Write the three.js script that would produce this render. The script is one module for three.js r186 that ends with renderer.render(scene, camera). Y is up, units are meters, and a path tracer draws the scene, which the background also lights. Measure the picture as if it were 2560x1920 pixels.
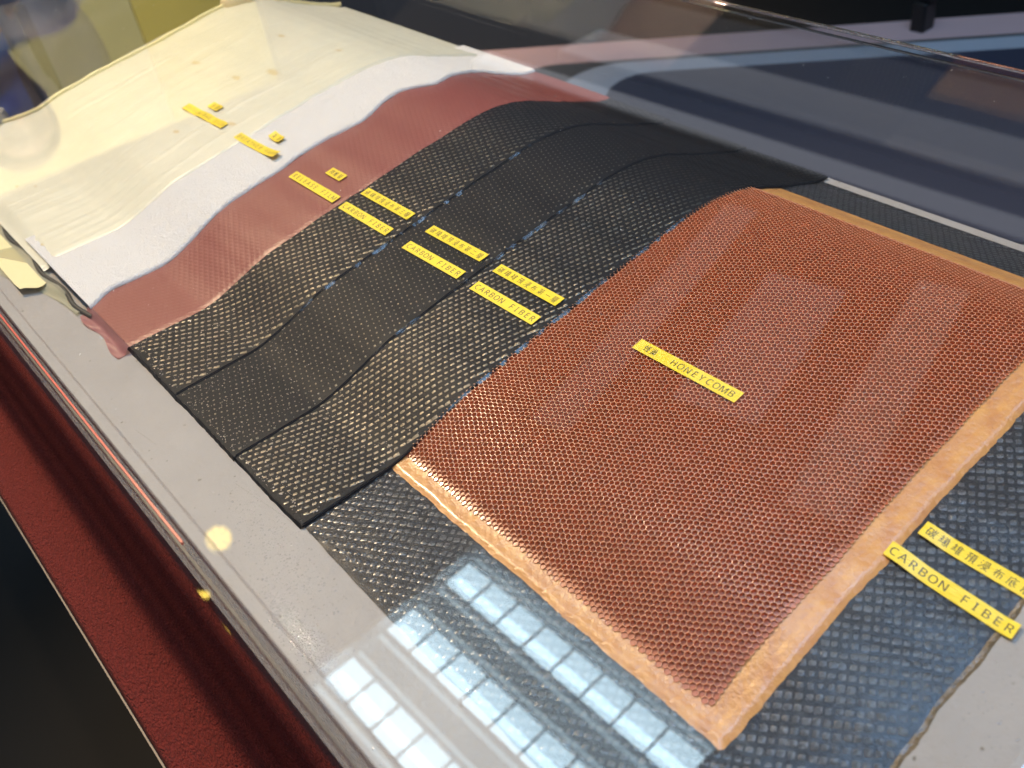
import * as THREE from 'three';
import { RectAreaLightUniformsLib } from 'three/addons/lights/RectAreaLightUniformsLib.js';
import { RoundedBoxGeometry } from 'three/addons/geometries/RoundedBoxGeometry.js';
import { MarchingCubes } from 'three/addons/objects/MarchingCubes.js';
import { mergeGeometries } from 'three/addons/utils/BufferGeometryUtils.js';

// ---------------------------------------------------------------- camera, air of the hall, exposure
const scene = new THREE.Scene();
const camera = new THREE.PerspectiveCamera(44.122, 4 / 3, 0.02, 60);
camera.position.set(0, 0.4, 0);
{
  const m = new THREE.Matrix4().makeBasis(
    new THREE.Vector3(0.64827, -0.12371, -0.75129), new THREE.Vector3(-0.43341, 0.7513, -0.49769), new THREE.Vector3(0.62602, 0.64826, 0.43343));
  camera.quaternion.setFromRotationMatrix(m);
}
camera.focus = 0.6; camera.userData.fStop = 9;
scene.background = new THREE.Color().setRGB(0.05, 0.056, 0.072);        // dim, cool light of the hall
const renderer = new THREE.WebGLRenderer({ antialias: true });
renderer.toneMapping = THREE.LinearToneMapping;
renderer.toneMappingExposure = 1.0;
renderer.shadowMap.enabled = true;
RectAreaLightUniformsLib.init();

const COOL = new THREE.Color().setRGB(0.62, 0.86, 1.0), WARM = new THREE.Color().setRGB(1.0, 0.765, 0.485);
const TROFFER_GLOW = 7, KEY_CD = 31, FLOOR_Y = -1.05, CEIL_Y = 2.2;

// ---------------------------------------------------------------- small tools
function rng(seed) { let s = seed >>> 0; return () => { s = (s + 0x6D2B79F5) >>> 0; let t = s; t = Math.imul(t ^ (t >>> 15), t | 1); t ^= t + Math.imul(t ^ (t >>> 7), t | 61); return ((t ^ (t >>> 14)) >>> 0) / 4294967296; }; }
function hash(a, b) { let h = Math.imul(a | 0, 374761393) ^ Math.imul(b | 0, 668265263); h = Math.imul(h ^ (h >>> 13), 1274126177); return ((h ^ (h >>> 16)) >>> 0) / 4294967296; }
function noise(x, y) { const i = Math.floor(x), j = Math.floor(y), f = x - i, g = y - j, u = f * f * (3 - 2 * f), v = g * g * (3 - 2 * g);
  return (hash(i, j) * (1 - u) + hash(i + 1, j) * u) * (1 - v) + (hash(i, j + 1) * (1 - u) + hash(i + 1, j + 1) * u) * v; }
function fbm(x, y, n = 4) { let s = 0, a = 0.5; for (let k = 0; k < n; k++) { s += a * noise(x, y); x = x * 2.03 + 17.1; y = y * 2.03 + 5.7; a *= 0.5; } return s; }
const sm = (a, b, x) => { const t = Math.min(1, Math.max(0, (x - a) / (b - a))); return t * t * (3 - 2 * t); };
const lerp = (a, b, t) => a + (b - a) * t;
function table(pairs) { return x => { if (x <= pairs[0][0]) return pairs[0][1]; for (let i = 1; i < pairs.length; i++) if (x <= pairs[i][0]) { const [a, p] = pairs[i - 1], [b, q] = pairs[i]; return lerp(p, q, sm(a, b, x) * 0.5 + 0.5 * (x - a) / (b - a)); } return pairs[pairs.length - 1][1]; }; }
const rgb = (r, g, b) => new THREE.Color().setRGB(r, g, b);
const used = new Map();
function numbered(n) { const k = used.get(n) || 0; used.set(n, k + 1); return k ? n + '_' + String(k).padStart(3, '0') : n; }
function add(o) { scene.add(o); return o; }
function tag(o, label, category, group) { o.userData.label = label; o.userData.category = category; if (group) o.userData.group = group; return o; }
function structure(o, label) { o.userData.kind = 'structure'; if (label) o.userData.label = label; return o; }
function mesh(name, g, m, parent) { const o = new THREE.Mesh(g, m); o.name = parent === undefined || parent === scene ? numbered(name) : name; o.castShadow = o.receiveShadow = true; (parent || scene).add(o); return o; }
function thing(name, label, category, group) { const o = new THREE.Group(); o.name = numbered(name); scene.add(o); return tag(o, label, category, group); }
function box(w, h, d, x, y, z, r = 0) { const g = r ? new RoundedBoxGeometry(w, h, d, 2, r) : new THREE.BoxGeometry(w, h, d); g.translate(x, y, z); return g; }
function boxAB(x0, x1, y0, y1, z0, z1, r = 0) { return box(x1 - x0, y1 - y0, z1 - z0, (x0 + x1) / 2, (y0 + y1) / 2, (z0 + z1) / 2, r); }
// a sheet over a grid of (u,v): f(u,v) gives a point, uvf its texture place in metres
function sheet(nu, nv, f, uvf, flip) {
  const pos = new Float32Array((nu + 1) * (nv + 1) * 3), uv = new Float32Array((nu + 1) * (nv + 1) * 2), idx = [];
  let k = 0;
  for (let j = 0; j <= nv; j++) for (let i = 0; i <= nu; i++, k++) { const p = f(i / nu, j / nv); pos.set(p, k * 3); const q = uvf ? uvf(p, i / nu, j / nv) : [p[0], p[2]]; uv.set(q, k * 2); }
  for (let j = 0; j < nv; j++) for (let i = 0; i < nu; i++) { const a = j * (nu + 1) + i, b = a + 1, c = a + nu + 1, d = c + 1; flip ? idx.push(a, b, c, b, d, c) : idx.push(a, c, b, b, c, d); }
  const g = new THREE.BufferGeometry();
  g.setAttribute('position', new THREE.BufferAttribute(pos, 3)); g.setAttribute('uv', new THREE.BufferAttribute(uv, 2)); g.setIndex(idx); g.computeVertexNormals();
  return g;
}
function dataTex(w, h, f, srgb) { const d = new Uint8Array(w * h * 4); for (let y = 0; y < h; y++) for (let x = 0; x < w; x++) { const c = f(x, y); d.set([c[0], c[1], c[2], 255], (y * w + x) * 4); }
  const t = new THREE.DataTexture(d, w, h); t.wrapS = t.wrapT = THREE.RepeatWrapping; t.magFilter = THREE.LinearFilter; t.minFilter = THREE.LinearFilter; if (srgb) t.colorSpace = THREE.SRGBColorSpace; t.needsUpdate = true; return t; }
const greyTex = (n, f) => dataTex(n, n, (x, y) => { const v = Math.max(0, Math.min(255, 255 * f(x, y))); return [v, v, v]; });
function tnoise(x, y, p) { // noise that repeats every p
  const i = Math.floor(x), j = Math.floor(y), f = x - i, g = y - j, u = f * f * (3 - 2 * f), v = g * g * (3 - 2 * g), m = a => ((a % p) + p) % p;
  return (hash(m(i), m(j)) * (1 - u) + hash(m(i + 1), m(j)) * u) * (1 - v) + (hash(m(i), m(j + 1)) * (1 - u) + hash(m(i + 1), m(j + 1)) * u) * v; }
function rep(t, metres, my) { const c = t.clone(); c.repeat.set(1 / metres, 1 / (my || metres)); c.needsUpdate = true; return c; }

// ---------------------------------------------------------------- the section of the lay-up, across its width (z, height)
const secRaw = table([[-0.7, 0], [-0.605, 0], [-0.59, 0.002], [-0.575, 0.008], [-0.56, 0.0135], [-0.541, 0.021], [-0.5227, 0.029], [-0.503, 0.037], [-0.485, 0.042], [-0.467, 0.0447], [-0.45, 0.0455], [-0.436, 0.045], [-0.393, 0.040],
  [-0.346, 0.0345], [-0.316, 0.030], [-0.286, 0.026], [-0.25, 0.021], [-0.23, 0.0178], [-0.2166, 0.0138], [-0.2025, 0.009], [-0.19, 0.005], [-0.18, 0.002], [-0.168, 0], [0.1, 0]]);
const SEC = new Float32Array(900);
for (let i = 0; i < 900; i++) { const z = -0.75 + i * 0.001; let s = 0, w = 0; for (let k = -8; k <= 8; k++) { const g = Math.exp(-k * k / 24); s += g * secRaw(z + k * 0.001); w += g; } SEC[i] = s / w; }
const prof = z => { const t = Math.min(898.99, Math.max(0, (z + 0.75) / 0.001)), i = Math.floor(t); return lerp(SEC[i], SEC[i + 1], t - i); };
const slope = z => (prof(z + 0.001) - prof(z - 0.001)) / 0.002;
const mouldY = z => prof(z) - 0.0028 - 0.0017 * sm(-0.56, -0.54, z) * (1 - sm(-0.182, -0.166, z));

// ---------------------------------------------------------------- textures
const T = {
  fine: greyTex(256, (x, y) => 0.5 * tnoise(x / 4, y / 4, 64) + 0.3 * tnoise(x / 2, y / 2, 128) + 0.2 * hash(x, y)),
  cloud: greyTex(512, (x, y) => 0.5 * tnoise(x / 64, y / 64, 8) + 0.25 * tnoise(x / 32, y / 32, 16) + 0.15 * tnoise(x / 16, y / 16, 32) + 0.1 * tnoise(x / 8, y / 8, 64)),
  felt: greyTex(512, (x, y) => 0.45 * tnoise(x / 6, y / 3, 512 / 3 | 0) + 0.35 * tnoise(x / 3, y / 6, 512 / 3 | 0) + 0.2 * hash(x, y)),
  crinkle: greyTex(512, (x, y) => { const a = tnoise(x / 9 + 2 * tnoise(x / 32, y / 32, 16), y / 5, 512), b = tnoise(x / 4, y / 7 + 2 * tnoise(x / 32, y / 32, 16), 512); return 0.55 * Math.abs(2 * a - 1) + 0.35 * Math.abs(2 * b - 1) + 0.1 * hash(x, y); }),
  dots: (() => { const r = rng(5), P = []; for (let i = 0; i < 900; i++) P.push([r() * 512, r() * 512, 1.2 + 2.2 * r()]); const A = new Float32Array(512 * 512); for (const [cx, cy, rad] of P) for (let dy = -5; dy <= 5; dy++) for (let dx = -5; dx <= 5; dx++) { const x = (Math.floor(cx) + dx + 512) & 511, y = (Math.floor(cy) + dy + 512) & 511, d = Math.hypot(dx, dy) / rad; if (d < 1) A[y * 512 + x] = Math.max(A[y * 512 + x], Math.sqrt(1 - d * d)); } return greyTex(512, (x, y) => A[y * 512 + x]); })(),
  weave: greyTex(64, (x, y) => { const u = ((x + y * 0.5) % 64) / 64, v = y / 64, a = Math.max(0, 1 - Math.pow((u - 0.5) / 0.36, 4)), b = Math.max(0, 1 - Math.pow((v - 0.5) / 0.36, 4)); return a * b; }),
};
const mat = (o) => new THREE.MeshPhysicalMaterial(o);

// ---------------------------------------------------------------- the setting: floor, dark back wall, boards
structure(mesh('floor', boxAB(-8, 4, FLOOR_Y - 0.1, FLOOR_Y, -7, 4), mat({ color: rgb(0.012, 0.011, 0.010), roughness: 0.9 })), 'dark hall floor beneath the display');
structure(mesh('back_wall', boxAB(-8, 4, FLOOR_Y, 3.2, -7.1, -7), mat({ color: rgb(0.006, 0.006, 0.007), roughness: 0.9 })), 'black wall far behind the display case');
const boardMat = mat({ color: rgb(0.33, 0.31, 0.08), roughness: 0.75, bumpMap: rep(T.fine, 0.2), bumpScale: 0.0004 }), boardMat2 = mat({ color: rgb(0.30, 0.31, 0.16), roughness: 0.75 });
{
  const t = thing('partition_board', 'olive green partition board standing behind the vacuum bag end', 'partition');
  mesh('panel', boxAB(-3.26, -3.2, FLOOR_Y, 1.1, -1.412, -1.0), boardMat, t);
  mesh('panel', boxAB(-3.262, -3.204, FLOOR_Y, 1.1, -0.997, 0.3), boardMat2, t).userData.label = 'greyer green panel';
  mesh('edge_trim', boxAB(-3.27, -3.195, FLOOR_Y, 1.1, -1.43, -1.413), mat({ color: rgb(0.02, 0.02, 0.02), roughness: 0.5 }), t);
}
// the next exhibit: low navy platform with a white rounded border
{
  const t = thing('exhibit_platform', 'low navy platform with white rounded border and pink outer board', 'platform');
  const y = -0.55, dir = new THREE.Vector2(-0.899 + 1.5705, -2.1314 + 1.536).normalize();
  // rounded outline in the platform's own axes: u along dir, v toward the case
  const A = [-1.60, -1.545], nrm = [-dir.y, dir.x];
  const toW = (u, v) => [A[0] + dir.x * u + (-nrm[0]) * -v, A[1] + dir.y * u + nrm[1] * v];
  function slab(u0, u1, v0, v1, r, h, dy) {
    const s = new THREE.Shape(); s.moveTo(u0 + r, v0); s.lineTo(u1 - r, v0); s.absarc(u1 - r, v0 + r, r, -Math.PI / 2, 0); s.lineTo(u1, v1 - r); s.absarc(u1 - r, v1 - r, r, 0, Math.PI / 2); s.lineTo(u0 + r, v1); s.absarc(u0 + r, v1 - r, r, Math.PI / 2, Math.PI); s.lineTo(u0, v0 + r); s.absarc(u0 + r, v0 + r, r, Math.PI, 1.5 * Math.PI);
    const g = new THREE.ExtrudeGeometry(s, { depth: h, bevelEnabled: true, bevelSize: 0.004, bevelThickness: 0.004, bevelSegments: 2, curveSegments: 12 });
    const p = g.attributes.position; for (let i = 0; i < p.count; i++) { const [X, Z] = toW(p.getX(i), p.getY(i)); p.setXYZ(i, X, y - h + dy + p.getZ(i), Z); }
    g.computeVertexNormals(); return g;
  }
  mesh('outer_board', slab(-0.6, 3.2, -0.22, 0.95, 0.02, 0.5, -0.012), mat({ color: rgb(0.62, 0.40, 0.38), roughness: 0.7 }), t);
  mesh('dark_line', slab(-0.25, 3.1, -0.075, 0.9, 0.12, 0.02, -0.002), mat({ color: rgb(0.07, 0.065, 0.06), roughness: 0.6 }), t);
  mesh('white_border', slab(-0.12, 3.0, -0.045, 0.85, 0.16, 0.02, 0.004), mat({ color: rgb(0.42, 0.43, 0.47), roughness: 0.5 }), t);
  mesh('navy_top', slab(0.0, 2.9, 0.04, 0.8, 0.11, 0.02, 0.012), mat({ color: rgb(0.032, 0.034, 0.058), roughness: 0.6 }), t);
  mesh('clip', mergeGeometries([box(0.036, 0.08, 0.05, -1.16, -0.53, -2.155, 0.006), box(0.05, 0.012, 0.03, -1.16, -0.482, -2.155, 0.004)]), mat({ color: rgb(0.012, 0.011, 0.011), roughness: 0.4 }), t).userData.label = 'small black clip on the board edge';
}

// ---------------------------------------------------------------- display plinth with red felt
const feltMat = mat({ color: rgb(0.15, 0.013, 0.008), roughness: 1, sheen: 0.5, sheenColor: rgb(0.35, 0.05, 0.025), sheenRoughness: 0.5, bumpMap: rep(T.felt, 0.12), bumpScale: 0.004 });
{
  const t = thing('display_plinth', 'dark display plinth covered with red felt', 'plinth');
  const X0 = -1.3, X1 = 0.25;
  mesh('cabinet', boxAB(X0, X1, FLOOR_Y, -0.134, -0.67, 0.0185), mat({ color: rgb(0.035, 0.03, 0.027), roughness: 0.55 }), t);
  mesh('felt_top', boxAB(X0 - 0.005, X1 + 0.005, -0.133, -0.12, -0.675, 0.0245, 0.006), feltMat, t);
  mesh('edge_trim', boxAB(X0 - 0.006, X1 + 0.006, -0.1345, -0.1315, 0.0195, 0.0262), mat({ color: rgb(0.12, 0.10, 0.09), metalness: 0.3, roughness: 0.5 }), t);
}

// resin droplets spilt on the flange and on the near ends of the plies
const dropMat = mat({ color: rgb(0.335, 0.305, 0.272), roughness: 0.1, clearcoat: 1, clearcoatRoughness: 0.05 });
function droplets(n, seed, place, parent) {
  const r = rng(seed), g = new THREE.SphereGeometry(1, 8, 4, 0, Math.PI * 2, 0, Math.PI / 2), m = new THREE.InstancedMesh(g, dropMat, n), M = new THREE.Matrix4(), q = new THREE.Quaternion(), e = new THREE.Euler();
  for (let i = 0; i < n; i++) { const [x, y, z, k] = place(r); const s = (0.0002 + 0.0005 * r() * r()) * (k || 1); e.set(0, r() * 6.3, 0); q.setFromEuler(e); M.compose(new THREE.Vector3(x, y, z), q, new THREE.Vector3(s * (0.8 + 0.8 * r()), s * 0.34, s)); m.setMatrixAt(i, M); }
  m.name = 'resin_droplets'; m.userData.kind = 'stuff'; parent.add(m);
}
const gauss = r => (r() + r() + r() - 1.5) * 1.3;
// ---------------------------------------------------------------- the grey lay-up mould
const scuffs = (() => {
  const N = 1024, A = new Float32Array(N * N), r = rng(404);
  for (let k = 0; k < 260; k++) { const cx = r() * N, cy = r() * N, rad = 0.8 + 2.2 * r() * r(), w = 0.25 + 0.5 * r(); for (let dy = -4; dy <= 4; dy++) for (let dx = -4; dx <= 4; dx++) if (Math.hypot(dx, dy) < rad + r() * 0.8) A[((Math.floor(cy) + dy + N) % N) * N + (Math.floor(cx) + dx + N) % N] = w; }
  for (let k = 0; k < 34; k++) { let x = r() * N, y = r() * N; const a = (r() - 0.5) * 0.5 + (r() < 0.3 ? 1.5 : 0), L = 30 + 130 * r(), w = 0.12 + 0.25 * r(); for (let i = 0; i < L; i++) { x += Math.cos(a); y += Math.sin(a) + (r() - 0.5) * 0.2; if (r() < 0.75) A[((Math.floor(y) + N) % N) * N + (Math.floor(x) + N) % N] = w; } }
  return dataTex(N, N, (x, y) => { const k = A[y * N + x], m = 0.93 + 0.14 * (0.5 * tnoise(x / 90, y / 90, 11) + 0.3 * tnoise(x / 30, y / 30, 34) + 0.2 * hash(x, y)); return [0.335, 0.305, 0.272].map((v, i) => 255 * (1.055 * Math.pow(lerp(v * m, [0.10, 0.075, 0.04][i], k), 1 / 2.4) - 0.055)); }, true);
})();
const mouldMat = mat({ map: rep(scuffs, 0.42), color: rgb(1, 1, 1), roughness: 0.5, specularIntensity: 0.45, bumpMap: rep(T.cloud, 0.06), bumpScale: 0.0005 });
{
  const t = thing('layup_mould', 'grey painted mould carrying all the composite layers', 'mould');
  const X0 = -1.15, X1 = 0.14, Z0 = -0.6068, Z1 = -0.0425;
  mesh('top_surface', sheet(2, 220, (u, v) => { const z = lerp(Z0, Z1, v); return [lerp(X0, X1, u), mouldY(z), z]; }), mouldMat, t);
  const side = (z) => sheet(1, 1, (u, v) => [lerp(X0, X1, u), lerp(-0.12, mouldY(z), v), z]);
  mesh('side_wall', side(Z1), mouldMat, t); mesh('side_wall', side(Z0), mouldMat, t);
  droplets(2600, 31, r => { const a = r(); let x, z; if (a < 0.55) { x = -0.315 + gauss(r) * 0.035; z = -0.066 + gauss(r) * 0.006; } else if (a < 0.8) { x = -0.37 + gauss(r) * 0.05; z = -0.085 + gauss(r) * 0.012; } else { x = lerp(-0.45, 0.1, r()); z = lerp(-0.1, -0.055, r()); } z = Math.min(-0.05, Math.max(-0.104, z)); return [x, mouldY(z), z, 1]; }, t);
  droplets(2200, 33, r => { const x = lerp(-0.069, 0.03, Math.pow(r(), 0.8)), z = lerp(-0.4, -0.1, r()); return [x, mouldY(z), z, 1.2]; }, t);
  for (const x of [X0, X1]) mesh('end_wall', sheet(1, 120, (u, v) => { const z = lerp(Z0, Z1, v); return [x, lerp(-0.12, mouldY(z), u), z]; }), mouldMat, t);
}

// ---------------------------------------------------------------- carbon cloth
const sheetMat = mat({ color: rgb(0.011, 0.011, 0.012), roughness: 0.45, specularIntensity: 0.2, bumpMap: rep(T.fine, 0.05), bumpScale: 0.0002 });
const floatMat = mat({ color: rgb(0.14, 0.125, 0.10), metalness: 1, roughness: 0.3, clearcoat: 0.3, clearcoatRoughness: 0.1, bumpMap: rep(T.fine, 0.012), bumpScale: 0.00012 });
const baseMat = mat({ color: rgb(0.018, 0.019, 0.022), roughness: 0.34, specularIntensity: 1, clearcoat: 0.5, clearcoatRoughness: 0.22, bumpMap: rep(T.crinkle, 0.045), bumpScale: 0.0008 });
const baseFloatMat = mat({ color: rgb(0.185, 0.187, 0.19), metalness: 1, roughness: 0.3, clearcoat: 0.5, clearcoatRoughness: 0.2, bumpMap: rep(T.crinkle, 0.03), bumpScale: 0.0006 });
// raised floats of the weave: a and b are the lattice steps (m), half lengths l along dir a and w across
function floats(x0, x1, z0, z1, yf, a, b, l, w, h, seed, keep) {
  const N = 4, pos = [], uv = [], idx = [], r = rng(seed), la = Math.hypot(...a), ux = a[0] / la, uz = a[1] / la, vx = -uz, vz = ux;
  const det = a[0] * b[1] - a[1] * b[0];
  let i0 = 1e9, i1 = -1e9, j0 = 1e9, j1 = -1e9;
  for (const x of [x0, x1]) for (const z of [z0, z1]) { const i = (x * b[1] - z * b[0]) / det, j = (a[0] * z - a[1] * x) / det; i0 = Math.min(i0, i); i1 = Math.max(i1, i); j0 = Math.min(j0, j); j1 = Math.max(j1, j); }
  for (let j = Math.floor(j0); j <= j1; j++) for (let i = Math.floor(i0); i <= i1; i++) {
    const cx = i * a[0] + j * b[0] + (r() - 0.5) * 0.0004 + 0.0022 * (fbm(i * 0.08 + 3, j * 0.08, 2) - 0.4), cz = i * a[1] + j * b[1] + (r() - 0.5) * 0.0004 + 0.0022 * (fbm(i * 0.08, j * 0.08 + 9, 2) - 0.4);
    const L = l * (0.8 + 0.36 * r()), W = w * (0.8 + 0.36 * r()), H = h * (0.75 + 0.5 * r()), tu = (r() - 0.5) * 0.5, tv = (r() - 0.5) * 0.5;
    if (cx < x0 + W || cx > x1 - W || cz < z0 + L || cz > z1 - L || (keep && !keep(cx, cz))) continue;
    const k = pos.length / 3;
    for (let q = 0; q <= N; q++) for (let p = 0; p <= N; p++) {
      const u = p / N * 2 - 1, v = q / N * 2 - 1, x = cx + ux * u * L + vx * v * W, z = cz + uz * u * L + vz * v * W;
      const e = (1 - Math.pow(Math.abs(u), 2.4)) * (1 - Math.pow(Math.abs(v), 3)), y = yf(x, z) - 0.00012 + H * e + (e > 0 ? H * (tu * u + tv * v) * e : 0);
      pos.push(x, y, z); uv.push(x, z);
    }
    for (let q = 0; q < N; q++) for (let p = 0; p < N; p++) { const A = k + q * (N + 1) + p, B = A + 1, C = A + N + 1, D = C + 1; idx.push(A, B, C, B, D, C); }
  }
  const g = new THREE.BufferGeometry(); g.setAttribute('position', new THREE.Float32BufferAttribute(pos, 3)); g.setAttribute('uv', new THREE.Float32BufferAttribute(uv, 2)); g.setIndex(idx); g.computeVertexNormals();
  const n = g.attributes.normal; let up = 0; for (let i = 0; i < Math.min(200, n.count); i++) up += n.getY(i); if (up < 0) { const ix = g.index.array; for (let i = 0; i < ix.length; i += 3) { const t = ix[i]; ix[i] = ix[i + 1]; ix[i + 1] = t; } g.computeVertexNormals(); }
  return g;
}
const ZN = -0.1045, ZF = -0.6045;          // near and far edge of the cloth
const beadMat = mat({ color: rgb(0.018, 0.018, 0.02), roughness: 0.22, clearcoat: 0.6, clearcoatRoughness: 0.1, bumpMap: rep(T.fine, 0.02), bumpScale: 0.0004 });
function ply(name, label, xL, xR, off, a, b, l, w, h, seed) {
  const t = thing(name, label, 'carbon fibre sheet', 'carbon fibre plies');
  const edge = z => xR + 0.0005 * (fbm(z * 40 + seed, seed) - 0.5) * 2, near = x => ZN + 0.0016 * (fbm(x * 45, seed * 3.1) - 0.45), yf = (x, z) => prof(z) + off;
  const g = sheet(30, 260, (u, v) => { const x0 = lerp(xL, xR, u), z = lerp(ZF, near(x0), v), x = lerp(xL, edge(z), u); return [x, yf(x, z) - 0.0006 * sm(0.93, 1, u), z]; });
  mesh('sheet', g, sheetMat, t);
  // cut edges: near side, down to the mould, and the step to the ply below
  mesh('cut_edge', sheet(60, 3, (u, v) => { const x = lerp(xL, xR, u), z = near(x); return [x, lerp(mouldY(z) + 0.0001, yf(x, z), v), z + (1 - v) * 0.0012 + 0.0005 * (noise(x * 300, v * 3) - 0.5)]; }), sheetMat, t);
  mesh('cut_edge', sheet(2, 260, (u, v) => { const z = lerp(ZF, near(xR), v); return [edge(z) + 0.0004 * u, yf(0, z) - 0.0006 - u * (off > 0 ? 0.0006 : 0.0009), z]; }), sheetMat, t);
  const f = mesh('weave_float', floats(xL, xR - 0.0022, ZF, ZN - 0.001, yf, a, b, l, w, h, seed), floatMat, t); f.userData.kind = 'stuff';
  // resin bead squeezed out along the edge, uneven
  const drop = off > 0 ? 0.0013 : 0.0009;
  const bd = sheet(8, 900, (u, v) => { const z = lerp(ZF, ZN - 0.001, v), q = fbm(z * 160, seed, 3), x = edge(z) - 0.0006 + u * (0.0005 + 0.0019 * sm(0.3, 0.62, q) * sm(-0.175, -0.25, z) * sm(-0.48, -0.40, z)), n = 0.0005 * (fbm(z * 420 + 7, u * 2.5 + seed, 2) - 0.4) * Math.sin(Math.PI * Math.min(1, u * 1.05)); return [x, yf(x, z) + 0.0001 - drop * u + n, z]; });
  mesh('resin_edge', bd, beadMat, t);
  droplets(260, seed + 50, r => { const z = ZN - 0.002 - 0.09 * Math.pow(r(), 1.6), x = lerp(xL + 0.008, xR - 0.002, r()); return [x, yf(x, z) + 0.0002, z, 0.8]; }, t);
  return t;
}
const mm = 0.001, V = (x, z) => [x * mm, z * mm];
// bottom ply under the core
const CX0 = -0.395, CX1 = -0.1455, CZ0 = -0.514, CZ1 = -0.1805;   // honeycomb core
const TX0 = -0.40, TX1 = -0.1295, TZ0 = -0.544, TZ1 = -0.1685;    // film adhesive under it
{
  const t = thing('carbon_base_ply', 'bottom carbon fibre ply lying on the grey mould around the honeycomb', 'carbon fibre sheet', 'carbon fibre plies');
  const xR = -0.0745, xL = -0.41, ZF = -0.5968, yf = (x, z) => mouldY(z) + 0.0006;
  const edge = z => xR + 0.0009 * (fbm(z * 70, 4) - 0.5) * 2, near = x => ZN - 0.001 + 0.003 * (fbm(x * 40, 8) - 0.45);
  mesh('sheet', sheet(120, 220, (u, v) => { const x0 = lerp(xL, xR, u), z = lerp(ZF, near(x0), v), x = lerp(xL, edge(z), u); return [x, yf(x, z) + 0.0003 * (fbm(x * 300, z * 300, 3) - 0.5), z]; }), baseMat, t);
  const keep = (x, z) => !(x < TX1 && z > TZ0 && z < TZ1);
  mesh('weave_float', floats(xL, xR - 0.001, ZF, ZN - 0.002, yf, V(3.7, -2.3), V(2.6, 4.3), 0.0021, 0.0019, 0.00028, 77, keep), baseFloatMat, t).userData.kind = 'stuff';
  mesh('frayed_edge', sheet(7, 1300, (u, v) => { const z = lerp(ZF, ZN, v), w = 0.0016 + 0.0022 * fbm(z * 140, 2); const x = edge(z) - 0.0012 + u * w; return [x, yf(x, z) + 0.0014 * Math.sin(Math.PI * u) * (0.05 + 1.5 * hash(Math.round(z * 1600), Math.round(u * 7)) * fbm(z * 300, u * 3, 2)) - 0.0006 * u, z]; }), mat({ color: rgb(0.24, 0.165, 0.085), roughness: 0.22, clearcoat: 1, bumpMap: rep(T.fine, 0.02), bumpScale: 0.0006 }), t);
}
// film adhesive
const amber = dataTex(512, 512, (x, y) => { const a = 0.5 * tnoise(x / 40, y / 40, 13) + 0.3 * tnoise(x / 13, y / 13, 40) + 0.2 * hash(x, y), m = 0.82 + 0.36 * a, c = [0.60 * m, 0.283 * m * (0.9 + 0.2 * a), 0.088 * m]; return c.map(v => 255 * (1.055 * Math.pow(Math.min(1, v), 1 / 2.4) - 0.055)); }, true);
const filmMat = mat({ map: rep(amber, 0.09), color: rgb(1, 1, 1), roughness: 0.34, clearcoat: 0.35, clearcoatRoughness: 0.16, bumpMap: rep(T.cloud, 0.022), bumpScale: 0.0005 });
tag(mesh('film_adhesive', (() => {
  const nearE = x => TZ1 + 0.0016 * (fbm(x * 60, 1.5) - 0.5) * 2, endE = z => TX1 + 0.002 * (fbm(z * 55, 6.5) - 0.5) * 2;
  return sheet(150, 220, (u, v) => { const x0 = lerp(TX0, TX1, u), z = lerp(TZ0 - 0.002 * fbm(x0 * 50, 3), nearE(x0), v), x = lerp(TX0, endE(z), u), d = Math.min((1 - u) * 0.27, (1 - v) * 0.375, v * 0.375); return [x, mouldY(z) + 0.0005 + 0.0014 * sm(0, 0.0035, d) + 0.0003 * (fbm(x * 160, z * 160, 3) - 0.5), z]; });
})(), filmMat), 'tan film adhesive showing as a border around the honeycomb', 'adhesive film');

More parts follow.
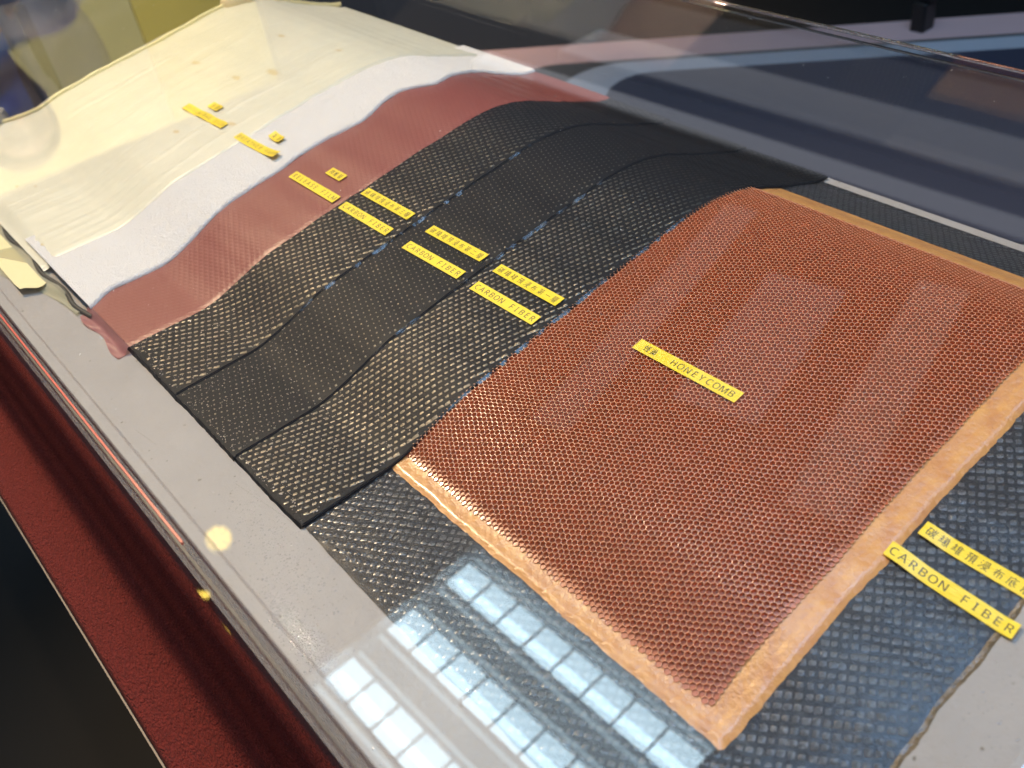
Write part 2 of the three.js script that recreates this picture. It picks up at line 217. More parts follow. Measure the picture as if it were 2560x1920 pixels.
// ---------------------------------------------------------------- honeycomb core
const cellMat = mat({ color: rgb(1, 1, 1), vertexColors: true, roughness: 0.36, clearcoat: 0.4, clearcoatRoughness: 0.2 });
{
  const t = thing('honeycomb_core', 'rust brown honeycomb core of small hexagonal cells', 'honeycomb');
  const a = 0.0032, rowX = a * Math.sqrt(3) / 2, rr = a / Math.sqrt(3), r = rng(11);
  const topY = (x, z) => { const d = Math.min(CX1 - x, CZ1 - z, z - CZ0); const f = 0.18 + 0.82 * sm(-0.001, 0.0085, d + 0.002 * (noise(x * 200, z * 200) - 0.5)); return mouldY(z) + 0.0021 + f * (prof(z) - 0.0004 - mouldY(z) - 0.0021); };
  const warp = (x, z) => { const e = 1 + 1.6 * (1 - sm(0, 0.012, Math.min(CX1 - x, CZ1 - z, z - CZ0))); const kx = Math.round(x * 20000), kz = Math.round(z * 20000);
    return [x + 0.0030 * (fbm(x * 34, z * 34, 2) - 0.4) + 0.0011 * (fbm(x * 130, z * 22, 2) - 0.4) + e * 0.00013 * (hash(kx, kz) - 0.5), z + 0.0030 * (fbm(x * 34 + 50, z * 34, 2) - 0.4) + e * 0.00013 * (hash(kz, kx) - 0.5)]; };
  function cell(cx, cz) {
    const out = [], inn = [], pos = [], col = [], tri = [];
    const [wx, wz] = warp(cx, cz);
    for (let k = 0; k < 6; k++) { const an = Math.PI / 6 + k * Math.PI / 3, p = warp(cx + rr * Math.sin(an), cz + rr * Math.cos(an)); out.push(p); const dx = wx - p[0], dz = wz - p[1], L = Math.hypot(dx, dz); inn.push([p[0] + dx / L * 0.00017, p[1] + dz / L * 0.00017]); }
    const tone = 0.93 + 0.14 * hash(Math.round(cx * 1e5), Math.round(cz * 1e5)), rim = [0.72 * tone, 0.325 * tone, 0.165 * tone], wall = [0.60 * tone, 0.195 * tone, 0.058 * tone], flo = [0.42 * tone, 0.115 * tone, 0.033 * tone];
    const put = (p, y, c) => { pos.push(p[0], y, p[1]); col.push(...c); return pos.length / 3 - 1; };
    const quad = (A, B, C, D) => tri.push(A, B, C, A, C, D);
    for (let k = 0; k < 6; k++) { const m = (k + 1) % 6, yo = topY(...out[k]), ym = topY(...out[m]), f0 = mouldY(inn[k][1]) + 0.002, f1 = mouldY(inn[m][1]) + 0.002;
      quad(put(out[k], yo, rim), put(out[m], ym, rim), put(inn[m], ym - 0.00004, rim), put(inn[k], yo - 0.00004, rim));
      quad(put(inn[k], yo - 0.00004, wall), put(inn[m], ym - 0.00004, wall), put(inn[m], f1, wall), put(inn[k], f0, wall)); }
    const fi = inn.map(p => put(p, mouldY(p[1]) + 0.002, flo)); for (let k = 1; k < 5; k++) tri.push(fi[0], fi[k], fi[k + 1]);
    const g = new THREE.BufferGeometry(); g.setAttribute('position', new THREE.Float32BufferAttribute(pos, 3)); g.setAttribute('color', new THREE.Float32BufferAttribute(col, 3)); g.setIndex(tri); g.computeVertexNormals();
    return g;
  }
  const list = [];
  const M = camera.position;
  for (let i = 0; ; i++) { const x = CX0 + i * rowX; if (x > CX1 - 0.0004) break; for (let j = 0; ; j++) { const z = CZ0 + (i % 2 ? a / 2 : 0) + j * a; if (z > CZ1 - 0.0004) break; list.push([x, z, (x - M.x) ** 2 + (prof(z) - M.y) ** 2 + (z - M.z) ** 2]); } }
  list.sort((p, q) => p[2] - q[2]);
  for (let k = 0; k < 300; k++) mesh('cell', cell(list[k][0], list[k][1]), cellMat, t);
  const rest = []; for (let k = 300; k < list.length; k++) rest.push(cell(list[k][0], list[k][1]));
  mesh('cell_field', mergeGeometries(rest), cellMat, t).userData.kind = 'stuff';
}

// the three upper plies, stacked one over the other
ply('carbon_ply', 'carbon fibre ply whose edge lies over the honeycomb', -0.474, -0.385, 0, V(1.46, -4.3), V(3.95, 3.05), 0.0021, 0.00122, 0.00026, 21);
ply('carbon_ply', 'dark middle carbon fibre ply between two lighter plies', -0.56, -0.4665, 0.0013, V(1.65, -3.7), V(4.75, 2.0), 0.0008, 0.0010, 0.00022, 22);
ply('carbon_ply', 'carbon fibre ply beside the red release film', -0.645, -0.553, 0.0026, V(2.5, -4.15), V(4.9, 2.4), 0.0021, 0.00118, 0.00026, 23);

// ---------------------------------------------------------------- red release film
const weaveBump = (() => { const c = T.weave.clone(); c.repeat.set(1 / 0.0045, 1 / 0.0045); c.rotation = 0.5; c.needsUpdate = true; return c; })();
const releaseMat = mat({ color: rgb(0.25, 0.062, 0.046), roughness: 0.36, clearcoat: 0.4, clearcoatRoughness: 0.2, bumpMap: weaveBump, bumpScale: 0.00008 });
{
  const t = thing('release_film', 'brick red release film over the carbon cloth', 'film');
  const xR = z => -0.6315 + 0.0006 * Math.sin(z * 70);
  mesh('film', sheet(70, 260, (u, v) => { const z = lerp(ZF - 0.001, ZN, v), x = lerp(-0.765, xR(z), u); return [x, prof(z) + 0.0032 - 0.0004 * sm(0.97, 1, u) + 0.0006 * (fbm(x * 30, z * 45, 2) - 0.5), z]; }), releaseMat, t);
  // loose flap lapping over the grey flange
  mesh('flap', sheet(40, 8, (u, v) => { const x = lerp(-0.712, -0.632, u), zo = lerp(-0.0945, -0.0945, u) + 0.002 * Math.sin(u * 9), z = lerp(ZN + 0.0002, zo, v); return [x, lerp(prof(ZN) + 0.0031, mouldY(z) + 0.0012, sm(0, 0.5, v)) + 0.0008 * Math.sin(u * 14 + v * 5) * v, z]; }), mat({ color: rgb(0.62, 0.28, 0.25), roughness: 0.3, transmission: 0.55, thickness: 0 }), t);
}

// ---------------------------------------------------------------- white breather fabric
const brEdge = table([[-0.61, -0.739], [-0.572, -0.739], [-0.538, -0.747], [-0.502, -0.730], [-0.4665, -0.7151], [-0.4348, -0.7309], [-0.4167, -0.730], [-0.385, -0.720], [-0.3462, -0.7264], [-0.32, -0.728], [-0.30, -0.725], [-0.25, -0.7249], [-0.203, -0.7173], [-0.176, -0.714], [-0.154, -0.715], [-0.126, -0.7165], [-0.101, -0.704]]);
const breatherMat = mat({ color: rgb(0.90, 0.85, 0.78), roughness: 1, sheen: 0.5, sheenRoughness: 0.8, bumpMap: rep(T.felt, 0.06), bumpScale: 0.0016 });
tag(mesh('breather_fabric', sheet(70, 300, (u, v) => {
  const z = lerp(ZF - 0.0005, ZN + 0.001, v), xe = brEdge(z), s = u < 0.78 ? u / 0.78 : 1, an = u < 0.78 ? 0 : (u - 0.78) / 0.22 * Math.PI * 0.38, R = 0.0042;
  const x = lerp(-0.86, xe - R, s) + R * Math.sin(an), y = prof(z) + 0.0035 + 0.0026 - R * (1 - Math.cos(an)) + 0.0012 * (fbm(x * 50, z * 40, 3) - 0.5) + 0.0008 * (fbm(x * 280, z * 280, 2) - 0.5);
  return [x, y, z + (v > 0.99 ? 0.0004 : 0)];
}), breatherMat), 'fluffy white breather fabric with a wavy edge', 'fabric');

// ---------------------------------------------------------------- cream vacuum bag film
const stains = [[-1.0026, -0.3566, 5], [-0.9222, -0.3629, 4.5], [-0.8907, -0.3898, 6], [-0.9596, -0.4411, 4], [-0.8633, -0.4539, 4], [-0.8844, -0.2732, 3.5], [-0.8389, -0.3117, 4], [-0.9538, -0.1462, 2], [-0.9711, -0.1333, 2], [-0.836, -0.1104, 2.5]];
const bagTex = (() => {
  const W = 1024, H = 1024, X0 = -1.16, X1 = -0.78, Z0 = -0.62, Z1 = -0.07, A = stains.map(([x, z, r]) => [(x - X0) / (X1 - X0) * W, (z - Z0) / (Z1 - Z0) * H, r * 0.001 / (X1 - X0) * W, r * 0.001 / (Z1 - Z0) * H]);
  const base = [0.70, 0.655, 0.495], rust = [0.58, 0.43, 0.20], to = c => { const s = c <= 0.0031308 ? 12.92 * c : 1.055 * Math.pow(c, 1 / 2.4) - 0.055; return Math.max(0, Math.min(255, s * 255)); };
  const t = dataTex(W, H, (x, y) => { let k = 0; for (const [cx, cy, rx, ry] of A) { const d = Math.hypot((x - cx) / (rx * 2.2), (y - cy) / ry); if (d < 1.6) k = Math.max(k, (1 - sm(0.3, 1, d + 0.7 * (fbm(x / 6, y / 6, 3) - 0.5))) * 0.75); } const m = 0.94 + 0.1 * fbm(x / 60, y / 90, 4); return [0, 1, 2].map(i => to(lerp(base[i] * m, rust[i], k))); }, true);
  t.wrapS = t.wrapT = THREE.ClampToEdgeWrapping; return { t, uv: p => [(p[0] - X0) / (X1 - X0), (p[2] - Z0) / (Z1 - Z0)] };
})();
const bagMat = mat({ map: bagTex.t, color: rgb(1, 1, 1), roughness: 0.45, clearcoat: 0.25, clearcoatRoughness: 0.3 });
const bagY = (x, z) => { const w = Math.pow(fbm(x * 150 + 4 * fbm(z * 9, x * 6, 2), z * 7, 3), 2); return prof(z) + 0.0072 + 0.0016 * (w - 0.25) + 0.0026 * (fbm(x * 22, z * 14, 3) - 0.45); };
{
  const t = thing('vacuum_bag', 'cream vacuum bag film with rust specks over the breather', 'film');
  const xr = z => -0.800 - 0.018 * sm(-0.5, -0.595, z) + 0.003 * (fbm(z * 18, 3) - 0.5), xl = z => -1.108 - 0.06 * sm(-0.22, -0.14, z) + 0.0015 * Math.sin(z * 30);
  mesh('film', sheet(220, 300, (u, v) => { const z = lerp(ZF, -0.0975, v), x = lerp(xl(z), xr(z), u), dz = sm(0, 0.018, Math.min(z - ZF, -0.0975 - z)); return [x, lerp(mouldY(z) + 0.0035, bagY(x, z), 0.35 + 0.65 * dz) - 0.002 * sm(0.985, 1, u), z]; }, p => bagTex.uv(p)), bagMat, t);
  // sealant roll under the far end of the bag
  const path = []; for (let i = 0; i <= 70; i++) { const z = lerp(-0.60, -0.11, i / 70), x = xl(z) - 0.001; path.push(new THREE.Vector3(x, bagY(x, z) + 0.0006 + 0.0003 * Math.sin(i), z)); }
  mesh('sealant_roll', new THREE.TubeGeometry(new THREE.CatmullRomCurve3(path), 200, 0.0026, 8), mat({ color: rgb(0.88, 0.74, 0.36), roughness: 0.45 }), t);
  mesh('folded_corner', (() => { const g = new THREE.SphereGeometry(0.017, 20, 14); g.scale(0.9, 0.8, 1.3); const p = g.attributes.position; for (let i = 0; i < p.count; i++) { const n = 1 + 0.5 * (fbm(p.getX(i) * 90 + 3, p.getZ(i) * 90 + p.getY(i) * 60, 2) - 0.5); p.setXYZ(i, p.getX(i) * n, p.getY(i) * n, p.getZ(i) * n); } g.computeVertexNormals(); g.translate(-1.112, 0.0535, -0.468); return g; })(), mat({ color: rgb(0.78, 0.6, 0.36), roughness: 0.5 }), t);
  // loose skirt of clear film on the flange and a dark line along the bag edge
  mesh('skirt', sheet(60, 6, (u, v) => { const x = lerp(-1.1, -0.715, u), zo = lerp(-0.062, -0.093, sm(0.55, 1, u)), z = lerp(-0.0985, zo, v); return [x, mouldY(z) + 0.0012 + 0.0016 * (1 - v) + 0.0007 * Math.sin(u * 30 + v * 4), z]; }), mat({ color: rgb(0.75, 0.72, 0.52), roughness: 0.35, transmission: 0.72, thickness: 0 }), t);
  const sp = []; for (let i = 0; i <= 40; i++) { const x = lerp(-1.08, -0.70, i / 40); sp.push(new THREE.Vector3(x, mouldY(-0.1) + 0.0016, -0.0975 + 0.002 * Math.sin(i * 0.7) - 0.004 * sm(-0.74, -0.70, x))); }
  mesh('bag_edge_line', new THREE.TubeGeometry(new THREE.CatmullRomCurve3(sp), 160, 0.0021, 7), mat({ color: rgb(0.05, 0.045, 0.035), roughness: 0.5 }), t);
  // backing paper left on the sealant
  mesh('backing_paper', sheet(20, 6, (u, v) => { const x = lerp(-1.0, -0.779 + 0.004 * Math.sin(v * 5), u), z = lerp(-0.092, -0.0725, v); return [x, mouldY(z) + 0.0024 + 0.0045 * sm(0.9, 1, u) * (0.4 + v * 0.6), z]; }), mat({ color: rgb(0.78, 0.68, 0.36), roughness: 0.7 }), t);
}
{ // vacuum connector at the end of the bag
  const t = thing('vacuum_port', 'round metal vacuum port set in the cream bag film', 'fitting');
  t.position.set(-1.158, 0.014, -0.168);
  mesh('flange', new THREE.CylinderGeometry(0.016, 0.018, 0.008, 28), mat({ color: rgb(0.5, 0.5, 0.5), metalness: 0.8, roughness: 0.35 }), t);
  mesh('bore', (() => { const g = new THREE.CylinderGeometry(0.009, 0.009, 0.004, 20); g.translate(0, 0.0045, 0); return g; })(), mat({ color: rgb(0.08, 0.03, 0.02), roughness: 0.6 }), t);
}

// ---------------------------------------------------------------- printed labels
const G = (() => {
  const zhui = [[7.5, 0, 5.5, 4], [6.5, 2.5, 6.5, 12], [9, 0.5, 9.5, 2], [6.5, 2.7, 11.5, 2.7], [6.5, 5.5, 11, 5.5], [6.5, 8.3, 11, 8.3], [6.5, 11.2, 11.5, 11.2], [9, 2.7, 9, 11.2]];
  const mi = [[2.5, 0, 1, 2.5, 3, 2.5], [4, 2, 1, 6, 4.5, 5.5], [2.5, 6, 2.5, 9.5], [1, 7.5, 0.5, 9.8], [4, 7.5, 4.8, 9.5]];
  return {
    '一': [[1, 6, 11, 6]], '二': [[2, 3, 10, 3], [1, 10, 11, 10]], '三': [[1.5, 2, 10.5, 2], [2.5, 6, 9.5, 6], [1, 10.5, 11, 10.5]],
    '布': [[1, 3, 11, 3], [5, 0, 4, 4, 1, 8], [3, 6, 3, 11], [3, 6, 10, 6, 10, 10.5, 9, 10.5], [6.5, 4, 6.5, 12]],
    '底': [[6, 0, 6, 1.5], [1.5, 2, 11, 2], [1.5, 2, 1.5, 7, 0.5, 11.5], [9, 4, 4, 5, 4, 10.5, 6, 9.5], [4, 7, 10.5, 7], [7, 5, 8, 9, 10.5, 11], [4, 11.7, 8, 11.7]],
    '層': [[1.5, 1, 10.5, 1, 10.5, 3, 1.5, 3], [1.5, 1, 1.5, 7, 0.5, 11.5], [4, 3.5, 4.5, 4.5], [9, 3.5, 8.5, 4.5], [3, 5, 10.5, 5, 10.5, 7.5, 3, 7.5, 3, 5], [6.7, 5, 6.7, 7.5], [4, 8.6, 9.5, 8.6, 9.5, 11.8, 4, 11.8, 4, 8.6], [4, 10.2, 9.5, 10.2]],
    '第': [[2.5, 0, 1, 2.5], [2, 1.2, 5, 1.2], [3.5, 1.2, 4, 2.5], [7.5, 0, 6, 2.5], [7, 1.2, 11, 1.2], [9, 1.2, 9.5, 2.5], [2, 4, 10, 4, 10, 6.2], [2, 6.2, 10, 6.2], [2, 6.2, 1.8, 8.5, 10.5, 8.5, 10, 11, 8.8, 11], [6, 3, 6, 12], [6, 8.5, 1.5, 11.5]],
    '浸': [[1, 1, 2.5, 2], [0.5, 4.5, 2, 5.5], [0.5, 11, 3, 7.5], [4.5, 0.5, 10, 0.5, 10, 4.5, 4.5, 4.5], [4.5, 2.5, 10, 2.5], [4, 8, 4, 6, 11, 6, 11, 7.6], [5, 8, 9.5, 8, 7.5, 10.5, 4, 12], [5.5, 8.5, 8, 10.5, 11.5, 12]],
    '預': [[1, 1, 5, 1, 3, 3.2], [2, 2.2, 4, 4], [0.5, 5, 5.5, 5, 4.5, 6.5], [3, 5, 3, 11, 1.5, 11], [6, 1, 11.5, 1], [8.5, 1, 8, 2.5], [6.8, 2.5, 10.8, 2.5, 10.8, 9, 6.8, 9, 6.8, 2.5], [6.8, 4.7, 10.8, 4.7], [6.8, 6.8, 10.8, 6.8], [8, 9, 6, 12], [9.5, 9, 11.5, 12]],
    '維': [...mi, ...zhui],
    '纖': [...mi, [6, 0, 5.5, 1.5], [7.5, 0, 7.5, 2.5], [5.3, 3, 11.7, 3], [9.3, 0, 9.8, 6, 11.8, 11.5], [11.3, 5, 8.8, 11.5], [5.5, 5, 8.5, 5], [5.5, 7, 8.5, 7], [6.2, 4, 6.2, 9], [7.8, 4, 7.8, 9], [5.3, 9, 9, 9], [5.5, 11, 9, 11]],
    '碳': [[0.5, 1.5, 5, 1.5], [2.7, 1.5, 0.5, 7], [1.5, 6, 4.5, 6, 4.5, 10.5, 1.5, 10.5, 1.5, 6], [8.7, 0, 8.7, 3], [6, 1, 6, 3, 11.3, 3, 11.3, 1], [5.8, 4.5, 11.5, 4.5], [7, 4.5, 5.2, 11], [7.3, 6, 7.8, 7.8], [11, 6, 10, 7.8], [9, 5.5, 9, 8, 7, 11.5], [9, 8, 11.5, 11.5]],
    '隔': [[1, 1, 1, 12], [1, 1, 4, 1, 2.8, 4, 4.2, 6.5, 2.5, 7.5], [5, 1, 11.5, 1], [6, 2.3, 10.5, 2.3, 10.5, 4.3, 6, 4.3, 6, 2.3], [5.2, 5.5, 5.2, 12], [5.2, 5.5, 11.3, 5.5, 11.3, 11.5, 10.3, 11.5], [7, 6.5, 7.5, 8], [9.5, 6.5, 9, 8], [6.5, 8.5, 10, 8.5], [8.2, 8.5, 8.2, 11.5]],
    '離': [[3, 0, 3, 1], [0.5, 1.5, 5.5, 1.5], [1.5, 2.5, 4.5, 4.5], [4.5, 2.5, 1.5, 4.5], [1, 2.5, 1, 5, 5, 5, 5, 2.5], [0.7, 6.5, 0.7, 12], [0.7, 6.5, 5.4, 6.5, 5.4, 11.5, 4.6, 11.5], [3, 5, 2, 9, 4.2, 9], ...zhui],
    '蜂': [[0.8, 2.5, 4.8, 2.5, 4.8, 6, 0.8, 6, 0.8, 2.5], [2.8, 0.5, 2.8, 10], [0.5, 10.3, 4.8, 9.5], [4, 8.3, 5, 10.5], [7.5, 0, 5.8, 3.5], [7, 1.5, 10.5, 1.5, 8, 4.5, 5.5, 6], [7, 2.5, 9, 4.5, 11.5, 6], [6.3, 6.7, 10.8, 6.7], [6.5, 8.4, 10.5, 8.4], [5.8, 10.1, 11.3, 10.1], [8.5, 5.5, 8.5, 12]],
    '巢': [[3, 0, 2, 1.3, 3, 2.3], [6, 0, 5, 1.3, 6, 2.3], [9, 0, 8, 1.3, 9, 2.3], [3, 3.2, 9.5, 3.2, 9.5, 7, 3, 7, 3, 3.2], [3, 5, 9.5, 5], [6.2, 3.2, 6.2, 12], [0.8, 8.4, 11.5, 8.4], [6, 8.6, 1, 11.8], [6.4, 8.6, 11.5, 11.8]],
    '氣': [[3, 0, 1, 3], [2.5, 1.3, 10.5, 1.3], [3, 3, 9.5, 3], [2, 4.8, 9.5, 4.8, 9.8, 9, 11.5, 11.5, 11.5, 9.5], [2, 6.3, 3, 7.5], [8, 6, 6.8, 7.5], [1, 8, 8.5, 8], [4.7, 5.8, 4.7, 12], [4.5, 8.3, 1, 11.5], [5, 8.3, 8.2, 11]],
    '袋': [[3.5, 0, 1, 3.5], [2.3, 2, 2.3, 5.5], [4, 2.5, 10.5, 1.5], [6, 0, 7.5, 3.5, 10.5, 5, 10.8, 3.5], [9, 0, 10, 1], [6, 5.2, 6, 6.5], [1, 6.8, 11, 6.8], [6, 7, 1, 10.5], [3.8, 8.8, 3.8, 11.8, 6, 10.6], [6, 7, 8, 10, 11.3, 11.8], [9.8, 8, 7.8, 9.4]],
  };
})();
const PX = 20;   // pixels per millimetre of label
function labelTex(text, L, H, slots, cap) {
  const c = document.createElement('canvas'); c.width = Math.round(L * 1000 * PX / 2) * 2; c.height = Math.round(H * 1000 * PX / 2) * 2;
  const g = c.getContext('2d'); g.fillStyle = 'rgb(250,216,32)'; g.fillRect(0, 0, c.width, c.height);
  g.strokeStyle = g.fillStyle = 'rgb(26,24,18)'; g.lineCap = 'butt'; g.lineJoin = 'miter';
  const S = c.width, n = [...text].length, x0 = slots[0] * S, x1 = slots[1] * S, ch = c.height * cap, step = n > 1 ? (x1 - x0) / (n - 1) : 0;
  [...text].forEach((k, i) => { const cx = x0 + i * step, cy = c.height * 0.5;
    if (G[k]) { const s = ch * 1.22 / 12; g.lineWidth = ch * 0.085; for (const st of G[k]) { g.beginPath(); for (let q = 0; q < st.length; q += 2) { const X = cx + (st[q] - 6) * s * (n > 2 ? 0.92 : 0.86), Y = cy + (st[q + 1] - 6) * s; q ? g.lineTo(X, Y) : g.moveTo(X, Y); } g.stroke(); } }
    else if (k !== ' ') { g.save(); g.translate(cx, cy + ch * 0.5); g.scale(1.12, 1); g.font = (ch / 0.715) + 'px sans-serif'; g.textAlign = 'center'; g.fillText(k, 0, 0); g.restore(); } });
  const t = new THREE.CanvasTexture(c); t.colorSpace = THREE.SRGBColorSpace; t.anisotropy = 8; return t;
}
const edgeYellow = mat({ color: rgb(0.9, 0.66, 0.02), roughness: 0.5 });
// rot in degrees about y; lift(u) raises the strip off the surface along its length
function label(text, what, cx, cz, L, rot, off, slots, opt = {}) {
  const H = 0.0088, a = rot * Math.PI / 180, dx = Math.cos(a), dz = -Math.sin(a), n = 40, m = 4, lift = opt.lift || (() => 0), th = 0.00022;
  const P = (u, v, d) => { const s = (u - 0.5) * L, q = (0.5 - v) * H, x = cx + dx * s - dz * q * -1 * 0 + Math.sin(a) * 0, X = cx + s * dx + q * dz, Z = cz + s * dz + q * dx; return [X, prof(Z) + off + lift(u, v) + d, Z]; };
  const top = sheet(n, m, (u, v) => P(u, v, th), (p, u, v) => [u, v], false), bot = sheet(n, m, (u, v) => P(u, v, 0), (p, u, v) => [u, v], true);
  const rim = []; const ring = []; for (let i = 0; i <= n; i++) ring.push([i / n, 0]); for (let j = 1; j <= m; j++) ring.push([1, j / m]); for (let i = n - 1; i >= 0; i--) ring.push([i / n, 1]); for (let j = m - 1; j >= 0; j--) ring.push([0, j / m]);
  const wall = sheet(ring.length - 1, 1, (u, v) => { const [A, B] = ring[Math.round(u * (ring.length - 1))]; return P(A, B, v * th); });
  const up = top.attributes.normal.getY(5) > 0; if (!up) { const ix = top.index.array; for (let i = 0; i < ix.length; i += 3) { const k = ix[i]; ix[i] = ix[i + 1]; ix[i + 1] = k; } top.computeVertexNormals(); }
  const t = thing('printed_label', what, 'label', 'yellow printed labels');
  mesh('face', top, mat({ map: labelTex(text, L, H, slots, opt.cap || 0.5), roughness: 0.38, clearcoat: 0.5, clearcoatRoughness: 0.2, bumpMap: opt.bump ? rep(T.cloud, 0.6) : null, bumpScale: 0.0006 }), t);
  mesh('backing', mergeGeometries([bot, wall]), edgeYellow, t);
}
const curl = (k) => (u) => k * Math.pow(Math.abs(2 * u - 1), 2.5);
label('碳纖維預浸布第三層', 'yellow label with nine Chinese characters, three strokes before the last', -0.594, -0.3212, 0.0646, 0, 0.0037, [0.075, 0.925]);
label('CARBON FIBER', 'yellow CARBON FIBER label on the ply beside the release film', -0.5943, -0.2994, 0.0662, 0, 0.0037, [0.06, 0.94]);
label('碳纖維預浸布第二層', 'yellow label with Chinese characters on the dark middle ply', -0.5056, -0.3212, 0.0646, 0.7, 0.0023, [0.075, 0.925]);
label('CARBON FIBER', 'yellow CARBON FIBER label on the dark middle ply', -0.5059, -0.2993, 0.0655, 0.9, 0.0023, [0.06, 0.94]);
label('碳纖維預浸布第一層', 'yellow label with Chinese characters on the ply next to the honeycomb', -0.4261, -0.321, 0.0645, 0.4, 0.001, [0.075, 0.925]);
label('CARBON FIBER', 'yellow CARBON FIBER label on the ply next to the honeycomb', -0.4262, -0.2996, 0.0643, 0.4, 0.001, [0.06, 0.94]);
label('VACUUM BAG FILM', 'wrinkled yellow VACUUM BAG FILM label on the cream bag', -0.881, -0.3037, 0.081, 1.6, 0.0084, [0.05, 0.95], { cap: 0.46, lift: (u, v) => 0.0004 * Math.sin(u * 15) });
label('袋層', 'small yellow label with Chinese characters on the cream bag', -0.8856, -0.3188, 0.019, 1, 0.0084, [0.28, 0.72], { lift: curl(0.0005) });
label('BREATHER FABR', 'curling yellow BREATHER FABRIC label on the white fabric', -0.7772, -0.3045, 0.0725, 1, 0.0066, [0.05, 0.95], { lift: (u) => 0.0034 * Math.pow(Math.max(0, 2 * u - 1), 2.6) + 0.0012 * Math.pow(Math.max(0, 1 - 2 * u), 3) });
label('氣層', 'small curling yellow label with Chinese characters on the white fabric', -0.7711, -0.3227, 0.0194, -2.9, 0.007, [0.28, 0.72], { lift: (u, v) => 0.0014 * Math.pow(Math.abs(2 * u - 1), 2) });
label('RELEASE FILM', 'yellow RELEASE FILM label on the red film', -0.6727, -0.3002, 0.0703, 0, 0.0042, [0.06, 0.94]);
label('隔離層', 'small yellow label with three Chinese characters on the red film', -0.6698, -0.3214, 0.0224, 0, 0.0042, [0.22, 0.78]);
label('蜂巢  HONEYCOMB', 'yellow HONEYCOMB label lying on the honeycomb cells', -0.2871, -0.3235, 0.0777, 1, 0.0004, [0.11, 0.93], { bump: true });
label('碳纖維預浸布底層', 'yellow label with Chinese characters on the bottom carbon ply', -0.0995, -0.3119, 0.0562, -0.5, -0.0033, [0.085, 0.92], { bump: true, lift: u => 0.0014 * (1 - sm(0.02, 0.3, u)) });
label('CARBON FIBER', 'yellow CARBON FIBER label on the bottom ply beyond the film border', -0.1012, -0.2914, 0.0643, -2.3, -0.0033, [0.05, 0.95], { bump: true, lift: u => 0.0016 * (1 - sm(0.08, 0.36, u)) + 0.0008 * sm(0.9, 1, u) });

// ---------------------------------------------------------------- acrylic cover
const pane = mat({ color: rgb(1, 1, 1), roughness: 0.0, transmission: 1, thickness: 0, ior: 1.49 });
const solid = mat({ color: rgb(1, 1, 1), roughness: 0.02, transmission: 1, thickness: 0.016, ior: 1.49, attenuationColor: rgb(0.8, 0.86, 0.84), attenuationDistance: 0.25 });
{
  const t = thing('acrylic_cover', 'clear acrylic cover over the whole lay-up', 'display case');
  const X0 = -1.215, X1 = 0.16, ZB = -0.647, ZI = -0.0462, ZO = -0.0294, YT = 0.1;
  mesh('top_sheet', boxAB(X0, X1, YT - 0.004, YT, ZB + 0.0062, ZI - 0.0002), pane, t);
  mesh('joint_strip', boxAB(X0, X1, YT - 0.008, YT, ZI, -0.0393), pane, t);
  mesh('front_rod', boxAB(X0, X1, YT - 0.0055, YT, -0.039, -0.0345), pane, t);
  for (const z of [-0.0412, ZO]) mesh('front_sheet', sheet(1, 1, (u, v) => [lerp(X0, X1, u), lerp(-0.1195, YT - 0.0085, v), z]), pane, t).userData.label = z < -0.04 ? 'inner face of the front sheet' : 'outer face of the front sheet';
  mesh('felt_reflection_strip', boxAB(X0, -0.3235, 0.0952, 0.0968, -0.03725, -0.03625), mat({ color: rgb(0.55, 0.035, 0.02), roughness: 0.4 }), t);  // coloured strip added to imitate felt mirrored inside the acrylic edge
  mesh('dark_line', boxAB(X0, X1, 0.0952, 0.0966, -0.0360, -0.0349), mat({ color: rgb(0.02, 0.015, 0.015), roughness: 0.5 }), t);  // dark strip added to imitate the black edge of that mirrored line
  mesh('front_bead', boxAB(X0, X1, YT - 0.0055, YT, -0.0342, ZO), pane, t);
  mesh('back_sheet', boxAB(X0, X1, -0.1195, YT - 0.0062, ZB, ZB + 0.006), pane, t);
  mesh('end_sheet', boxAB(X0 - 0.008, X0 - 0.0002, -0.1195, YT, ZB, ZO), pane, t);
  mesh('end_sheet', boxAB(X1 + 0.0002, X1 + 0.008, -0.1195, YT, ZB, ZO), pane, t);
  mesh('back_edge', boxAB(X0, X1, YT - 0.006, YT, ZB, ZB + 0.006, 0.0008), solid, t);
}
// dust and lint on top of the cover
{
  const r = rng(91), n = 420, g = new THREE.IcosahedronGeometry(0.00016, 0), m = new THREE.InstancedMesh(g, mat({ color: rgb(0.75, 0.73, 0.7), roughness: 0.9 }), n), M = new THREE.Matrix4(), q = new THREE.Quaternion(), e = new THREE.Euler();
  for (let i = 0; i < n; i++) { const x = lerp(-1.15, 0.02, r()), z = lerp(-0.635, -0.05, r()), k = r() < 0.12 ? 3 + 9 * r() : 1; e.set(0, r() * 6.3, 0); q.setFromEuler(e); M.compose(new THREE.Vector3(x, 0.10012, z), q, new THREE.Vector3((0.4 + 0.9 * r()) * k, 0.5, 0.4 + 0.9 * r())); m.setMatrixAt(i, M); }
  m.name = 'dust'; m.userData.kind = 'stuff'; m.userData.label = 'specks of dust and lint on the acrylic cover'; m.userData.category = 'dust'; m.castShadow = false; scene.add(m);
}

